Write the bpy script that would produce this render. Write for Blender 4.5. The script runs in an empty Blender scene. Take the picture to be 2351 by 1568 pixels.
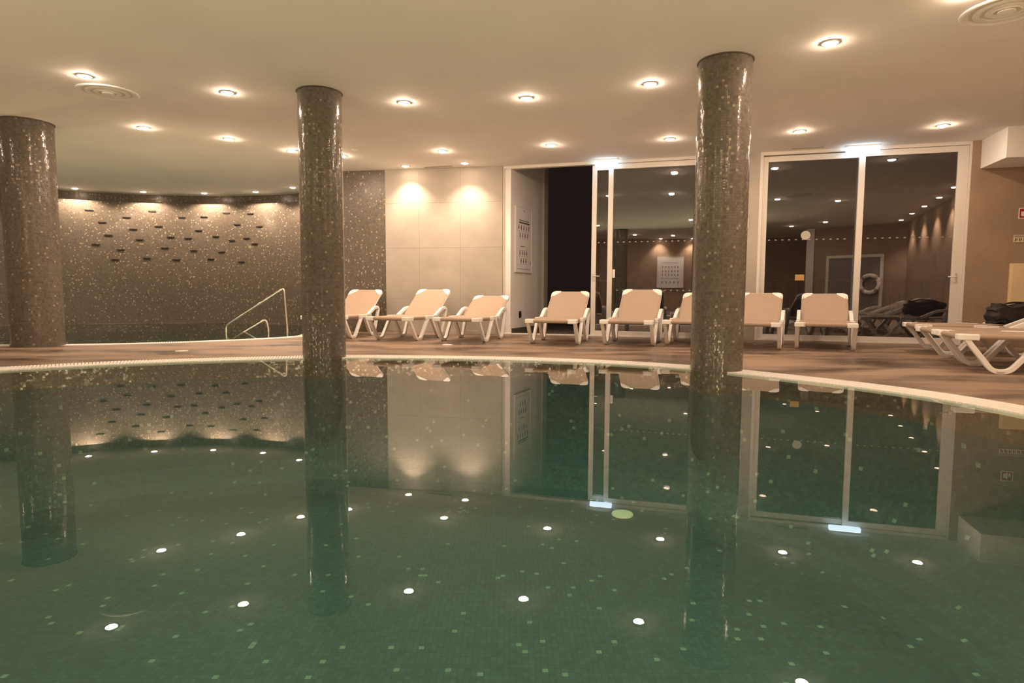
import bpy, bmesh, math, random
from mathutils import Vector, Matrix
random.seed(7)
sc = bpy.context.scene
col = sc.collection
PI = math.pi
# ------------------------------------------------------------ camera, world, exposure
HC = 0.74                      # eye height over the water
H = 2.908                      # ceiling height
F_PX, PITCH, ROLL = 1420.9, 0.0795896, 0.00445
cp, sp, cr, sr = math.cos(PITCH), math.sin(PITCH), math.cos(ROLL), math.sin(ROLL)
FWD = Vector((0, cp, -sp)); RT = Vector((1, 0, 0)); UP = Vector((0, sp, cp))
CR = cr*RT + sr*UP; CU = -sr*RT + cr*UP
cd = bpy.data.cameras.new('camera'); cam = bpy.data.objects.new('camera', cd); col.objects.link(cam)
cd.sensor_width = 36; cd.lens = F_PX/2351*36; cd.clip_start = 0.05
m = Matrix((CR, CU, -FWD)).transposed().to_4x4(); m.translation = (0, 0, HC)
cam.matrix_world = m
sc.camera = cam
w = bpy.data.worlds.new('night'); sc.world = w; w.use_nodes = True
w.node_tree.nodes['Background'].inputs[0].default_value = (0.30, 0.18, 0.14, 1)
w.node_tree.nodes['Background'].inputs[1].default_value = 0.03
sc.view_settings.view_transform = 'Standard'; sc.view_settings.look = 'None'
sc.view_settings.gamma = 1; sc.view_settings.exposure = 0.50
sc.view_settings.use_curve_mapping = False
WARM = (1.0, 0.70, 0.49)
LAMP = 480.0                   # bulb radiance
POOL_FILL = 345.0              # radiance of the added underwater fill lights
WASH = 95.0                    # wall washer power

# ------------------------------------------------------------ measuring helpers (photo pixel -> place)
def ray(px, py):
    return (px-1175.5)/F_PX*CR - (py-784)/F_PX*CU + FWD
def at_z(px, py, z):
    d = ray(px, py); return Vector((0, 0, HC)) + d*((z-HC)/d.z)
Q0 = Vector((-3.1, 11.42)); P0 = Vector((-0.17, 10.90)); P1 = Vector((6.54, 8.97))
WE = (P1-P0).normalized(); WN = Vector((-WE.y, WE.x))      # along the glazed wall / outwards
LE = (P0-Q0).normalized(); LN = Vector((-LE.y, LE.x))      # along the tiled wall, s < 0
WANG = math.atan2(WE.y, WE.x); LANG = math.atan2(LE.y, LE.x)
SL = -(P0-Q0).length; SE = 8.0
def W(s, off=0.0):             # point on the far wall line, s = 0 at the bend
    p = P0 + (LE*s + LN*off if s < 0 else WE*s + WN*off); return (p.x, p.y)
def wall_s(px, py=600, off=0.0):
    E_, N_ = (LE, LN) if px < 1153 else (WE, WN)
    d = ray(px, py); p = P0+N_*off
    t = (N_.dot(p))/(N_.x*d.x+N_.y*d.y)
    q = Vector((d.x*t, d.y*t)); return (q-p).dot(E_), HC+d.z*t

# ------------------------------------------------------------ materials
def mat(name, color, rough=0.5, metal=0.0, emit=None, estr=0.0, spec=0.5, coat=0.0):
    M = bpy.data.materials.new(name); M.use_nodes = True
    b = M.node_tree.nodes['Principled BSDF']
    b.inputs['Base Color'].default_value = (*color, 1)
    b.inputs['Roughness'].default_value = rough; b.inputs['Metallic'].default_value = metal
    b.inputs['Specular IOR Level'].default_value = spec
    b.inputs['Coat Weight'].default_value = coat
    if emit:
        b.inputs['Emission Color'].default_value = (*emit, 1); b.inputs['Emission Strength'].default_value = estr
    return M
def nd(M, typ, **kw):
    n = M.node_tree.nodes.new(typ)
    for k, v in kw.items(): setattr(n, k, v)
    return n
def lk(M, a, b): M.node_tree.links.new(a, b)
def math_n(M, op, a, b=None, clamp=False):
    n = nd(M, 'ShaderNodeMath', operation=op); n.use_clamp = clamp
    for i, v in enumerate((a, b)):
        if v is None: continue
        if isinstance(v, (int, float)): n.inputs[i].default_value = v
        else: lk(M, v, n.inputs[i])
    return n.outputs[0]
def ramp(M, fac, stops, interp='LINEAR'):
    r = nd(M, 'ShaderNodeValToRGB'); r.color_ramp.interpolation = interp
    el = r.color_ramp.elements
    while len(el) < len(stops): el.new(0.5)
    for e, (p, c) in zip(el, stops): e.position = p; e.color = (*c, 1)
    lk(M, fac, r.inputs[0]); return r.outputs[0]
def noisy(name, c1, c2, scale=3, rough=0.6, stretch=(1, 1, 1), bump=0.0, detail=6, r2=None, lo=0.3, hi=0.7, coords='Object'):
    M = mat(name, c1, rough); b = M.node_tree.nodes['Principled BSDF']
    tc = nd(M, 'ShaderNodeTexCoord'); mp = nd(M, 'ShaderNodeMapping'); mp.inputs['Scale'].default_value = stretch
    lk(M, tc.outputs[coords], mp.inputs[0])
    n = nd(M, 'ShaderNodeTexNoise'); n.inputs['Scale'].default_value = scale; n.inputs['Detail'].default_value = detail
    lk(M, mp.outputs[0], n.inputs['Vector'])
    lk(M, ramp(M, n.outputs[0], [(lo, c1), (hi, c2)]), b.inputs['Base Color'])
    if r2 is not None:
        mr = nd(M, 'ShaderNodeMapRange'); lk(M, n.outputs[0], mr.inputs[0])
        mr.inputs[1].default_value = lo; mr.inputs[2].default_value = hi
        mr.inputs[3].default_value = rough; mr.inputs[4].default_value = r2
        lk(M, mr.outputs[0], b.inputs['Roughness'])
    if bump:
        bp = nd(M, 'ShaderNodeBump'); bp.inputs['Strength'].default_value = bump; bp.inputs['Distance'].default_value = 0.01
        lk(M, n.outputs[0], bp.inputs['Height']); lk(M, bp.outputs[0], b.inputs['Normal'])
    return M
def mosaic(name, stops, bright, bright_p, tile=0.025, rough=0.22, tilt=0.9, grout=(0.10, 0.085, 0.06)):
    M = mat(name, (0.1, 0.1, 0.1), rough); b = M.node_tree.nodes['Principled BSDF']
    uv = nd(M, 'ShaderNodeTexCoord')
    sc_ = nd(M, 'ShaderNodeVectorMath', operation='SCALE'); sc_.inputs['Scale'].default_value = 1/tile
    lk(M, uv.outputs['UV'], sc_.inputs[0])
    fl = nd(M, 'ShaderNodeVectorMath', operation='FLOOR'); lk(M, sc_.outputs[0], fl.inputs[0])
    fr = nd(M, 'ShaderNodeVectorMath', operation='FRACTION'); lk(M, sc_.outputs[0], fr.inputs[0])
    wn = nd(M, 'ShaderNodeTexWhiteNoise', noise_dimensions='2D'); lk(M, fl.outputs[0], wn.inputs['Vector'])
    base = ramp(M, wn.outputs['Value'], [(i/len(stops), c) for i, c in enumerate(stops)], 'CONSTANT')
    sx = nd(M, 'ShaderNodeSeparateXYZ'); lk(M, fr.outputs[0], sx.inputs[0])
    rc = nd(M, 'ShaderNodeSeparateColor'); lk(M, wn.outputs['Color'], rc.inputs[0])
    isb = math_n(M, 'GREATER_THAN', rc.outputs[0], 1-bright_p)
    mx = nd(M, 'ShaderNodeMix', data_type='RGBA'); lk(M, isb, mx.inputs['Factor']); lk(M, base, mx.inputs['A'])
    mx.inputs['B'].default_value = (*bright, 1)
    ex = math_n(M, 'ABSOLUTE', math_n(M, 'SUBTRACT', sx.outputs[0], 0.5))
    ey = math_n(M, 'ABSOLUTE', math_n(M, 'SUBTRACT', sx.outputs[1], 0.5))
    edge = math_n(M, 'GREATER_THAN', math_n(M, 'MAXIMUM', ex, ey), 0.455)
    m2 = nd(M, 'ShaderNodeMix', data_type='RGBA'); lk(M, edge, m2.inputs['Factor']); lk(M, mx.outputs['Result'], m2.inputs['A'])
    m2.inputs['B'].default_value = (*grout, 1)
    lk(M, m2.outputs['Result'], b.inputs['Base Color'])
    h = math_n(M, 'ADD', math_n(M, 'MULTIPLY', math_n(M, 'SUBTRACT', rc.outputs[1], 0.5), sx.outputs[0]),
               math_n(M, 'MULTIPLY', math_n(M, 'SUBTRACT', rc.outputs[2], 0.5), sx.outputs[1]))
    h = math_n(M, 'SUBTRACT', h, math_n(M, 'MULTIPLY', edge, 0.5))
    bp = nd(M, 'ShaderNodeBump'); bp.inputs['Strength'].default_value = tilt; bp.inputs['Distance'].default_value = 0.003
    lk(M, h, bp.inputs['Height']); lk(M, bp.outputs[0], b.inputs['Normal'])
    lk(M, math_n(M, 'ADD', math_n(M, 'MULTIPLY', edge, 0.5), rough, True), b.inputs['Roughness'])
    return M
def clear(name, tint, f0, gain=1.0):
    M = bpy.data.materials.new(name); M.use_nodes = True; nt = M.node_tree; nt.nodes.clear()
    lw = nd(M, 'ShaderNodeLayerWeight'); lw.inputs[0].default_value = 0.5
    f = math_n(M, 'ADD', math_n(M, 'MULTIPLY', math_n(M, 'POWER', lw.outputs['Facing'], 5.0), (1-f0)*gain), f0, True)
    tr = nd(M, 'ShaderNodeBsdfTransparent'); tr.inputs[0].default_value = (*tint, 1)
    gl = nd(M, 'ShaderNodeBsdfGlossy'); gl.inputs['Roughness'].default_value = 0.0
    mx = nd(M, 'ShaderNodeMixShader'); lk(M, f, mx.inputs[0]); lk(M, tr.outputs[0], mx.inputs[1]); lk(M, gl.outputs[0], mx.inputs[2])
    out = nd(M, 'ShaderNodeOutputMaterial'); lk(M, mx.outputs[0], out.inputs[0])
    return M
m_ceil = noisy('ceiling_paint', (0.80, 0.80, 0.78), (0.86, 0.86, 0.84), 1.2, 0.8)
m_white = mat('white_resin', (0.92, 0.92, 0.91), 0.35)
m_alu = mat('white_lacquered_aluminium', (0.74, 0.72, 0.68), 0.4)
m_grille = mat('white_grille', (0.92, 0.92, 0.90), 0.4)
m_deck = noisy('deck_stone', (0.10, 0.072, 0.055), (0.31, 0.22, 0.155), 1.1, 0.25, (0.8, 2.0, 1), 0.15, 12, 0.62, 0.34, 0.60)
m_terrace = noisy('terrace_stone', (0.10, 0.085, 0.07), (0.15, 0.125, 0.10), 2, 0.6)
m_plaster = noisy('beige_concrete', (0.38, 0.355, 0.31), (0.465, 0.435, 0.38), 2.2, 0.55, (1, 1, 1.4), 0.03)
m_olive = noisy('brown_render', (0.29, 0.215, 0.15), (0.37, 0.27, 0.19), 2.5, 0.7, (1, 1, 1), 0.05)
m_outer = noisy('grey_render', (0.74, 0.73, 0.72), (0.80, 0.79, 0.78), 2.5, 0.7)
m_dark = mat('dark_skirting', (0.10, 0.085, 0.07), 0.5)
m_slot = mat('dark_slot', (0.012, 0.010, 0.008), 0.5)
BR = [(0.150, 0.130, 0.105), (0.130, 0.114, 0.092), (0.170, 0.148, 0.120), (0.145, 0.130, 0.108), (0.115, 0.102, 0.083), (0.160, 0.138, 0.110)]
m_mos = mosaic('brown_mosaic', BR, (0.33, 0.295, 0.24), 0.028, rough=0.16, tilt=0.7, grout=(0.11, 0.098, 0.077))
m_mosw = mosaic('wall_mosaic', [tuple(c*0.95 for c in k) for k in BR], (0.40, 0.34, 0.25), 0.045, rough=0.28, tilt=0.6)
PB = [(0.050, 0.104, 0.116), (0.044, 0.092, 0.100), (0.058, 0.118, 0.130), (0.048, 0.100, 0.118), (0.040, 0.082, 0.088)]
m_pool = mosaic('pool_mosaic', PB, (0.20, 0.31, 0.27), 0.012, tile=0.035, rough=0.5, tilt=0.2, grout=(0.055, 0.108, 0.115))
m_water = clear('pool_water', (0.62, 0.86, 0.76), 0.03, 1.0)
m_glass = clear('window_glass', (0.88, 0.90, 0.92), 0.15)
m_bulb = mat('lit_bulb', (1, 1, 1), 0.5, emit=WARM, estr=LAMP)
m_bulb2 = mat('lit_recessed_bulb', (1, 1, 1), 0.5, emit=WARM, estr=60)
m_cool = mat('lit_cool_diffuser', (1, 1, 1), 0.5, emit=(0.66, 0.86, 1.0), estr=4.5)
m_steel = mat('polished_steel', (0.86, 0.83, 0.78), 0.30, 1.0)
m_sling = noisy('beige_mesh_sling', (0.39, 0.305, 0.235), (0.43, 0.335, 0.26), 60, 0.75, detail=2)
m_black = noisy('black_nylon', (0.010, 0.009, 0.009), (0.022, 0.02, 0.02), 12, 0.7, bump=0.5)
m_paper = mat('white_board', (0.80, 0.80, 0.80), 0.4)
m_ink = mat('grey_ink', (0.10, 0.08, 0.08), 0.6)
m_inkr = mat('red_brown_ink', (0.30, 0.09, 0.07), 0.6)
m_red = mat('red_sign', (0.35, 0.015, 0.01), 0.4)
m_cream = mat('cream_panel', (0.78, 0.64, 0.40), 0.45)
m_yel = mat('orange_sticker', (0.50, 0.31, 0.11), 0.5)
m_green = mat('green_print', (0.25, 0.32, 0.05), 0.6)
m_rail = mat('dark_railing_paint', (0.06, 0.05, 0.045), 0.5)

# ------------------------------------------------------------ mesh helpers
def tag(o, label=None, cat=None, group=None, kind=None):
    if label: o['label'] = label
    if cat: o['category'] = cat
    if group: o['group'] = group
    if kind: o['kind'] = kind
    return o
def obj(name, bm, material, parent=None, smooth=False, loc=None, rotz=0.0, bevel=0.0):
    me = bpy.data.meshes.new(name); bm.normal_update(); bm.to_mesh(me); bm.free()
    me.materials.append(material)
    if smooth:
        for p in me.polygons: p.use_smooth = True
        try: me.set_sharp_from_angle(angle=math.radians(40))
        except Exception: pass
    o = bpy.data.objects.new(name, me); col.objects.link(o)
    if loc is not None: o.location = loc
    o.rotation_euler.z = rotz
    if parent: o.parent = parent
    if bevel:
        bv = o.modifiers.new('b', 'BEVEL'); bv.width = bevel; bv.segments = 2; bv.limit_method = 'ANGLE'
    return o
def thing(name, label, cat, loc=(0, 0, 0), rotz=0.0, group=None, kind=None):
    o = bpy.data.objects.new(name, None); col.objects.link(o); o.empty_display_size = 0.1
    o.location = loc; o.rotation_euler.z = rotz
    return tag(o, label, cat, group, kind)
def box(bm, x0, x1, y0, y1, z0, z1, M=None):
    vs = [Vector((x, y, z)) for z in (z0, z1) for y in (y0, y1) for x in (x0, x1)]
    if M: vs = [M @ v for v in vs]
    v = [bm.verts.new(c) for c in vs]
    for f in ((0, 2, 3, 1), (4, 5, 7, 6), (0, 1, 5, 4), (2, 6, 7, 3), (0, 4, 6, 2), (1, 3, 7, 5)):
        bm.faces.new([v[i] for i in f])
def boxm(*a, **k):
    bm = bmesh.new(); box(bm, *a, **k); return bm
def lathe(prof, n=48, bm=None, closed=True, uv=False):
    bm = bm or bmesh.new()
    L = bm.loops.layers.uv.verify() if uv else None
    rings = []
    for r, z in prof:
        rings.append([bm.verts.new((r*math.cos(2*PI*i/n), r*math.sin(2*PI*i/n), z)) for i in range(n)])
    for a in range(len(prof)-1):
        for i in range(n):
            j = (i+1) % n
            f = bm.faces.new([rings[a][i], rings[a][j], rings[a+1][j], rings[a+1][i]])
            if uv:
                R = max(prof[a][0], 1e-3)
                for lp, (uu, vv) in zip(f.loops, ((i, a), (i+1, a), (i+1, a+1), (i, a+1))):
                    lp[L].uv = (uu*2*PI*R/n+10, prof[vv][1]+10)
    if closed:
        if prof[0][0] > 1e-5: bm.faces.new(rings[0][::-1])
        if prof[-1][0] > 1e-5: bm.faces.new(rings[-1])
    return bm
def tube(path, r, n=10, bm=None):
    bm = bm or bmesh.new(); pts = [Vector(p) for p in path]; rings = []
    ref = None
    for i, p in enumerate(pts):
        t = (pts[min(i+1, len(pts)-1)]-pts[max(i-1, 0)]).normalized()
        if ref is None: ref = Vector((0, 0, 1)) if abs(t.z) < 0.9 else Vector((1, 0, 0))
        a = t.cross(ref).normalized(); b = a.cross(t).normalized(); ref = b
        rings.append([bm.verts.new(p+r*(math.cos(2*PI*k/n)*a+math.sin(2*PI*k/n)*b)) for k in range(n)])
    for a, b in zip(rings, rings[1:]):
        for k in range(n): bm.faces.new([a[k], a[(k+1) % n], b[(k+1) % n], b[k]])
    bm.faces.new(rings[0][::-1]); bm.faces.new(rings[-1]); return bm
def fillet(pts, r, k=5):
    pts = [Vector(p) for p in pts]; out = [pts[0]]
    for i in range(1, len(pts)-1):
        a, b, c = pts[i-1], pts[i], pts[i+1]
        d = min(r, (a-b).length*0.45, (c-b).length*0.45)
        p, q = b+(a-b).normalized()*d, b+(c-b).normalized()*d
        for j in range(k+1):
            t = j/k; out.append(p*(1-t)**2+b*2*t*(1-t)+q*t*t)
    out.append(pts[-1]); return out
def ribbon(path, wid, x0, x1, bm=None):
    """flat bar following a (y,z) path, wid across in that plane, from x0 to x1"""
    bm = bm or bmesh.new(); pts = [Vector(p) for p in path]; L = []; R = []
    for i, p in enumerate(pts):
        t = (pts[min(i+1, len(pts)-1)]-pts[max(i-1, 0)]).normalized(); nn = Vector((-t.y, t.x))
        wd = wid[i] if isinstance(wid, list) else wid
        L.append(p+nn*wd/2); R.append(p-nn*wd/2)
    def ring(q0, q1): return [bm.verts.new((x0, q0.x, q0.y)), bm.verts.new((x1, q0.x, q0.y)), bm.verts.new((x1, q1.x, q1.y)), bm.verts.new((x0, q1.x, q1.y))]
    rs = [ring(a, b) for a, b in zip(L, R)]
    for a, b in zip(rs, rs[1:]):
        for k in range(4): bm.faces.new([a[k], a[(k+1) % 4], b[(k+1) % 4], b[k]])
    bm.faces.new(rs[0][::-1]); bm.faces.new(rs[-1]); return bm
def prism(poly, z0, z1, M=None, bm=None):
    bm = bm or bmesh.new()
    a = [Vector((p[0], p[1], z0)) for p in poly]; b = [Vector((p[0], p[1], z1)) for p in poly]
    if M: a = [M @ v for v in a]; b = [M @ v for v in b]
    a = [bm.verts.new(v) for v in a]; b = [bm.verts.new(v) for v in b]
    bm.faces.new(a[::-1]); bm.faces.new(b); n = len(a)
    for i in range(n): bm.faces.new([a[i], a[(i+1) % n], b[(i+1) % n], b[i]])
    bmesh.ops.recalc_face_normals(bm, faces=bm.faces)
    return bm
def wallstrip(pts, z0, z1, thick, u0=0.0):
    """wall following xy points; thickness to the left of travel; UV in metres"""
    bm = bmesh.new(); L = bm.loops.layers.uv.verify(); P = [Vector(p) for p in pts]; O = []
    for i, p in enumerate(P):
        t = (P[min(i+1, len(P)-1)]-P[max(i-1, 0)]).normalized(); O.append(p+Vector((-t.y, t.x))*thick)
    s = [u0]
    for a, b in zip(P, P[1:]): s.append(s[-1]+(b-a).length)
    v = [[bm.verts.new((*q, z)) for q in R for z in (z0, z1)] for R in (P, O)]
    def face(ids, uvs):
        f = bm.faces.new(ids)
        for lp, u in zip(f.loops, uvs): lp[L].uv = (u[0]+20, u[1]+20)
    n = len(P)
    for i in range(n-1):
        uvs = ((s[i], z0), (s[i+1], z0), (s[i+1], z1), (s[i], z1))
        face([v[0][2*i], v[0][2*i+2], v[0][2*i+3], v[0][2*i+1]], uvs)
        face([v[1][2*i+1], v[1][2*i+3], v[1][2*i+2], v[1][2*i]], uvs)
        face([v[0][2*i+1], v[0][2*i+3], v[1][2*i+3], v[1][2*i+1]], uvs)
        face([v[0][2*i], v[1][2*i], v[1][2*i+2], v[0][2*i+2]], uvs)
    for i in (0, n-1):
        ids = [v[0][2*i], v[0][2*i+1], v[1][2*i+1], v[1][2*i]]
        face(ids, ((0, z0), (0, z1), (thick, z1), (thick, z0)))
    bmesh.ops.recalc_face_normals(bm, faces=bm.faces)
    return bm
def copy_tree(o, parent=None):
    c = o.copy(); col.objects.link(c)
    if parent: c.parent = parent
    for ch in [x for x in kids.get(o.name, [])]: kids.setdefault(c.name, []).append(copy_tree(ch, c))
    return c
kids = {}
def register(root):
    for o in list(col.objects):
        if o.parent: 
            l = kids.setdefault(o.parent.name, [])
            if o not in l: l.append(o)
def catmull(pts, k=8, closed=True):
    P = [Vector(p) for p in pts]; n = len(P); out = []
    for i in range(n if closed else n-1):
        a, b, c, d = (P[(i-1) % n], P[i], P[(i+1) % n], P[(i+2) % n]) if closed else (P[max(i-1, 0)], P[i], P[i+1], P[min(i+2, n-1)])
        for j in range(k):
            t = j/k
            out.append(0.5*((2*b)+(c-a)*t+(2*a-5*b+4*c-d)*t*t+(3*b-a-3*c+d)*t**3))
    if not closed: out.append(P[-1])
    return out
def offset_loop(P, d):      # closed loop, + = outwards for counter-clockwise loops
    n = len(P); out = []
    for i in range(n):
        t = (P[(i+1) % n]-P[i-1]).normalized(); out.append(P[i]+Vector((t.y, -t.x))*d)
    return out
def area(P): return sum(P[i].x*P[(i+1) % len(P)].y-P[(i+1) % len(P)].x*P[i].y for i in range(len(P)))/2

# ------------------------------------------------------------ pools
GW = 0.30
main_in = catmull([(-4.74, 5.68), (-3.76, 6.31), (-2.34, 6.80), (-1.88, 6.88), (-0.69, 6.85), (0.30, 6.68), (1.00, 6.45),
                   (1.70, 6.05), (2.12, 5.65), (2.78, 4.82), (3.10, 4.10), (3.20, 3.30), (3.10, 2.2), (2.75, 1.2), (2.0, 0.55),
                   (0.6, 0.30), (-1.6, 0.30), (-4.2, 0.45), (-6.2, 1.2), (-7.0, 2.6), (-6.6, 4.1), (-5.8, 5.0)], 8)
if area(main_in) < 0: main_in.reverse()
main_out = offset_loop(main_in, GW)
pond_out = catmull([(-3.55, 11.3), (-3.85, 12.3), (-4.15, 13.4), (-4.6, 14.2), (-6.95, 14.65), (-9.4, 14.2), (-11.3, 12.6),
                    (-11.2, 10.6), (-10.2, 9.2), (-8.7, 8.35), (-7.4, 8.12), (-6.75, 8.13), (-5.95, 8.25), (-5.0, 8.62), (-4.1, 9.22), (-3.42, 10.0), (-3.35, 10.6)], 8)
if area(pond_out) < 0: pond_out.reverse()
pond_in = offset_loop(pond_out, -0.26)
CC, RR, RC = Vector((-6.95, 8.85)), 5.44, 5.6
pond_open = []
for i, p in enumerate(pond_out):
    far = (p-CC).length > 5.0 and p.y > 10
    pond_open.append(not far)
    if far:
        pond_in[i] = CC+(p-CC).normalized()*(RR-0.02); pond_out[i] = CC+(p-CC).normalized()*(RR-0.012)

outer = [W(SL-0.25, 0.10), W(-0.001, 0.10), W(SE, 0.10), (5.87, -2.33), (3.2, -3.13), (2.95, -6.2), (0.0, -5.95), (-4.65, -3.22), (-11.6, -2.2), (-11.6, 12.2), (-9.6, 14.0), (-7, 14.6), (-4.4, 14.1)]
outer[2] = W(SE-0.2, 0.10)
def filled(loops, z):
    bm = bmesh.new(); E = []
    for lp in loops:
        v = [bm.verts.new((p[0], p[1], z)) for p in lp]
        E += [bm.edges.new((v[i], v[(i+1) % len(v)])) for i in range(len(v))]
    bmesh.ops.triangle_fill(bm, use_beauty=True, use_dissolve=False, edges=E)
    L = bm.loops.layers.uv.verify()
    for f in bm.faces:
        if f.normal.z < 0: f.normal_flip()
        for l in f.loops: l[L].uv = (l.vert.co.x+30, l.vert.co.y+30)
    return bm
deck = filled([outer, main_out, pond_out], 0.0)
r = bmesh.ops.extrude_face_region(deck, geom=list(deck.faces))
for v in [g for g in r['geom'] if isinstance(g, bmesh.types.BMVert)]: v.co.z = -0.12
bmesh.ops.recalc_face_normals(deck, faces=deck.faces)
tag(obj('floor', deck, m_deck), 'tan stone pool deck with darker wet streaks', 'floor', kind='structure')
def basin(loop, depth, name, label, cove=0.8):
    prof = [(0.0, -0.20), (0.0, -(depth-cove))] + [(cove*(1-math.cos(a)), -(depth-cove)-cove*math.sin(a)) for a in [PI/2*k/8 for k in range(1, 9)]]
    fl = offset_loop(loop, -cove); bm = filled([fl], -depth); L = bm.loops.layers.uv.verify()
    n = len(loop); s = [0.0]
    for i in range(n): s.append(s[-1]+(loop[(i+1) % n]-loop[i]).length)
    rings = []; v = 0.0; vs = []
    for k, (d, z) in enumerate(prof):
        if k: v += math.hypot(d-prof[k-1][0], z-prof[k-1][1])
        vs.append(v); q = offset_loop(loop, -d) if d else loop
        rings.append([bm.verts.new((*p, z)) for p in q])
    for k in range(len(prof)-1):
        for i in range(n):
            j = (i+1) % n
            f = bm.faces.new([rings[k][i], rings[k][j], rings[k+1][j], rings[k+1][i]])
            for lp, u in zip(f.loops, ((s[i], vs[k]), (s[i+1], vs[k]), (s[i+1], vs[k+1]), (s[i], vs[k+1]))): lp[L].uv = (u[0]+5, u[1]+5)
    tag(obj(name, bm, m_pool), label, 'pool', kind='structure')
def band(loop, name, label):
    bm = bmesh.new(); L = bm.loops.layers.uv.verify(); n = len(loop); s_ = 0
    o_ = offset_loop(loop, 0.02)
    for i in range(n):
        j = (i+1) % n; l = (loop[j]-loop[i]).length
        f = bm.faces.new([bm.verts.new((*loop[i], -0.20)), bm.verts.new((*loop[j], -0.20)), bm.verts.new((*loop[j], -0.03)), bm.verts.new((*loop[i], -0.03))][::-1])
        for lp, u in zip(f.loops, ((s_, 0), (s_+l, 0), (s_+l, .17), (s_, .17))[::-1]): lp[L].uv = (u[0]+5, u[1]+5)
        bm.faces.new([bm.verts.new((*o_[i], -0.20)), bm.verts.new((*o_[j], -0.20)), bm.verts.new((*o_[j], -0.03)), bm.verts.new((*o_[i], -0.03))])
        s_ += l
    tag(obj(name, bm, m_mos), label, 'trim', kind='structure')
band(main_in, 'trim_3', 'brown mosaic waterline band of the large pool')
band(pond_in, 'trim_4', 'brown mosaic waterline band of the far pool')
basin(main_in, 1.30, 'pool_basin', 'green mosaic basin of the large foreground pool')
basin(pond_in, 1.0, 'pool_basin', 'mosaic basin of the round pool below the curved wall')
def grille(inner, outer_, name, label, ok=None):
    bm = bmesh.new(); n = len(inner)
    pi = [Vector(p) for p in inner]; po = [Vector(p) for p in outer_]
    vi = [[bm.verts.new((*p, z)) for p in q] for q in (pi, po) for z in (-0.03, -0.012)]
    for i in range(n):
        j = (i+1) % n
        if ok and not (ok[i] and ok[j]): continue
        bm.faces.new([vi[1][i], vi[3][i], vi[3][j], vi[1][j]]); bm.faces.new([vi[0][i], vi[0][j], vi[2][j], vi[2][i]])
        bm.faces.new([vi[0][i], vi[1][i], vi[1][j], vi[0][j]]); bm.faces.new([vi[2][i], vi[2][j], vi[3][j], vi[3][i]])
    t = 0.0; step = 0.030; carry = 0
    for i in range(n):                         # cross slats
        j = (i+1) % n
        if ok and not (ok[i] and ok[j]): continue
        a, b, c, d = pi[i], pi[j], po[j], po[i]; l = ((b+c)/2-(a+d)/2).length
        while carry < l:
            f0, f1 = carry/l, (carry+0.023)/l
            q = [a.lerp(b, f0), d.lerp(c, f0), d.lerp(c, f1), a.lerp(b, f1)]
            lo = [bm.verts.new((*p, -0.012)) for p in q]; hi = [bm.verts.new((*p, 0.002)) for p in q]
            bm.faces.new(hi)
            for k in range(4): bm.faces.new([lo[k], lo[(k+1) % 4], hi[(k+1) % 4], hi[k]])
            carry += step
        carry -= l
    bmesh.ops.delete(bm, geom=[v for v in bm.verts if not v.link_faces], context='VERTS')
    bmesh.ops.recalc_face_normals(bm, faces=bm.faces)
    return tag(obj(name, bm, m_grille), label, 'grating')
grille(main_in, main_out, 'overflow_grille', 'bright white slatted overflow channel curving round the large pool')
grille(pond_in, pond_out, 'overflow_grille', 'bright white overflow channel round the far pool with handrails', pond_open)
def water(loop, label):
    bm = filled([loop], -0.006); return tag(obj('pool_water', bm, m_water), label, 'water', kind='stuff')
water(offset_loop(main_in, 0.004), 'still green water of the large pool mirroring columns and loungers')
water(pond_in, 'still dark water of the far pool under the curved mosaic wall')

# ------------------------------------------------------------ ceiling and walls
cpoly = [(-12.6, -7), (8.2, -7), (8.2, 8.85)] + [W(SE+0.2, 0.12)] + [W(-0.001, 0.12), W(SL-0.2, 0.12), (-3.4, 15.2), (-12.6, 15.2)]
bm = prism([(p[0], p[1]) for p in cpoly], H, H+0.25)
tag(obj('ceiling', bm, m_ceil), 'smooth beige-lit white ceiling dotted with spotlights', 'ceiling', kind='structure')
def st(name, bm, m_, label): return tag(obj(name, bm, m_), label, 'wall', kind='structure')
def arc(R, x0=-11.7, x1=-3.75, n=48):
    a0 = math.acos(max(-1, min(1, (x0-CC.x)/R))); a1 = math.acos((x1-CC.x)/R)
    return [(CC.x+R*math.cos(a0+(a1-a0)*i/n), CC.y+R*math.sin(a0+(a1-a0)*i/n)) for i in range(n+1)]
FZ = 2.705
st('wall_back', wallstrip(arc(RR, -12.3), -0.6, FZ, 0.36), m_mosw, 'curved brown mosaic wall with dark slots behind the far pool')
st('trim_1', wallstrip(arc(RC, -12.5, -3.6), FZ, H, 0.12), m_mosw, 'dark set-back mosaic band along the top of the curved wall')
sA = wall_s(886)[0]
sB = -0.002; s1a = 0.0
st('wall_return', wallstrip([(-3.72, 14.0), W(SL-0.33, 0.05)], -0.6, H, 0.2), m_mosw, 'short mosaic return wall beside the curved wall')
st('wall_mosaic', wallstrip([W(SL-0.33), W(sA)], -0.1, H, 0.22), m_mosw, 'flat brown mosaic wall panel left of the beige wall')
pl = bmesh.new(); Wm = Matrix.Translation((*P0, 0)) @ Matrix.Rotation(LANG, 4, 'Z')
sj = [sA+0.003, wall_s(963)[0], wall_s(1057)[0], sB]
zz = [0.0, 0.62, 1.52, 2.31, H]
for a, b in zip(sj, sj[1:]):
    for c, d in zip(zz, zz[1:]): box(pl, a+0.0012, b-0.0012, -0.012, 0.2, c+0.0012, d-0.0012, Wm)
st('wall_far', pl, m_plaster, 'beige concrete-tiled wall washed by two spotlights')
bmx = bmesh.new(); box(bmx, sA, sB, 0.0, 0.2, -0.1, H, Wm); st('wall_core', bmx, m_plaster, 'joint backing of the beige tiled wall')
s1b = wall_s(1665)[0]
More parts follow.
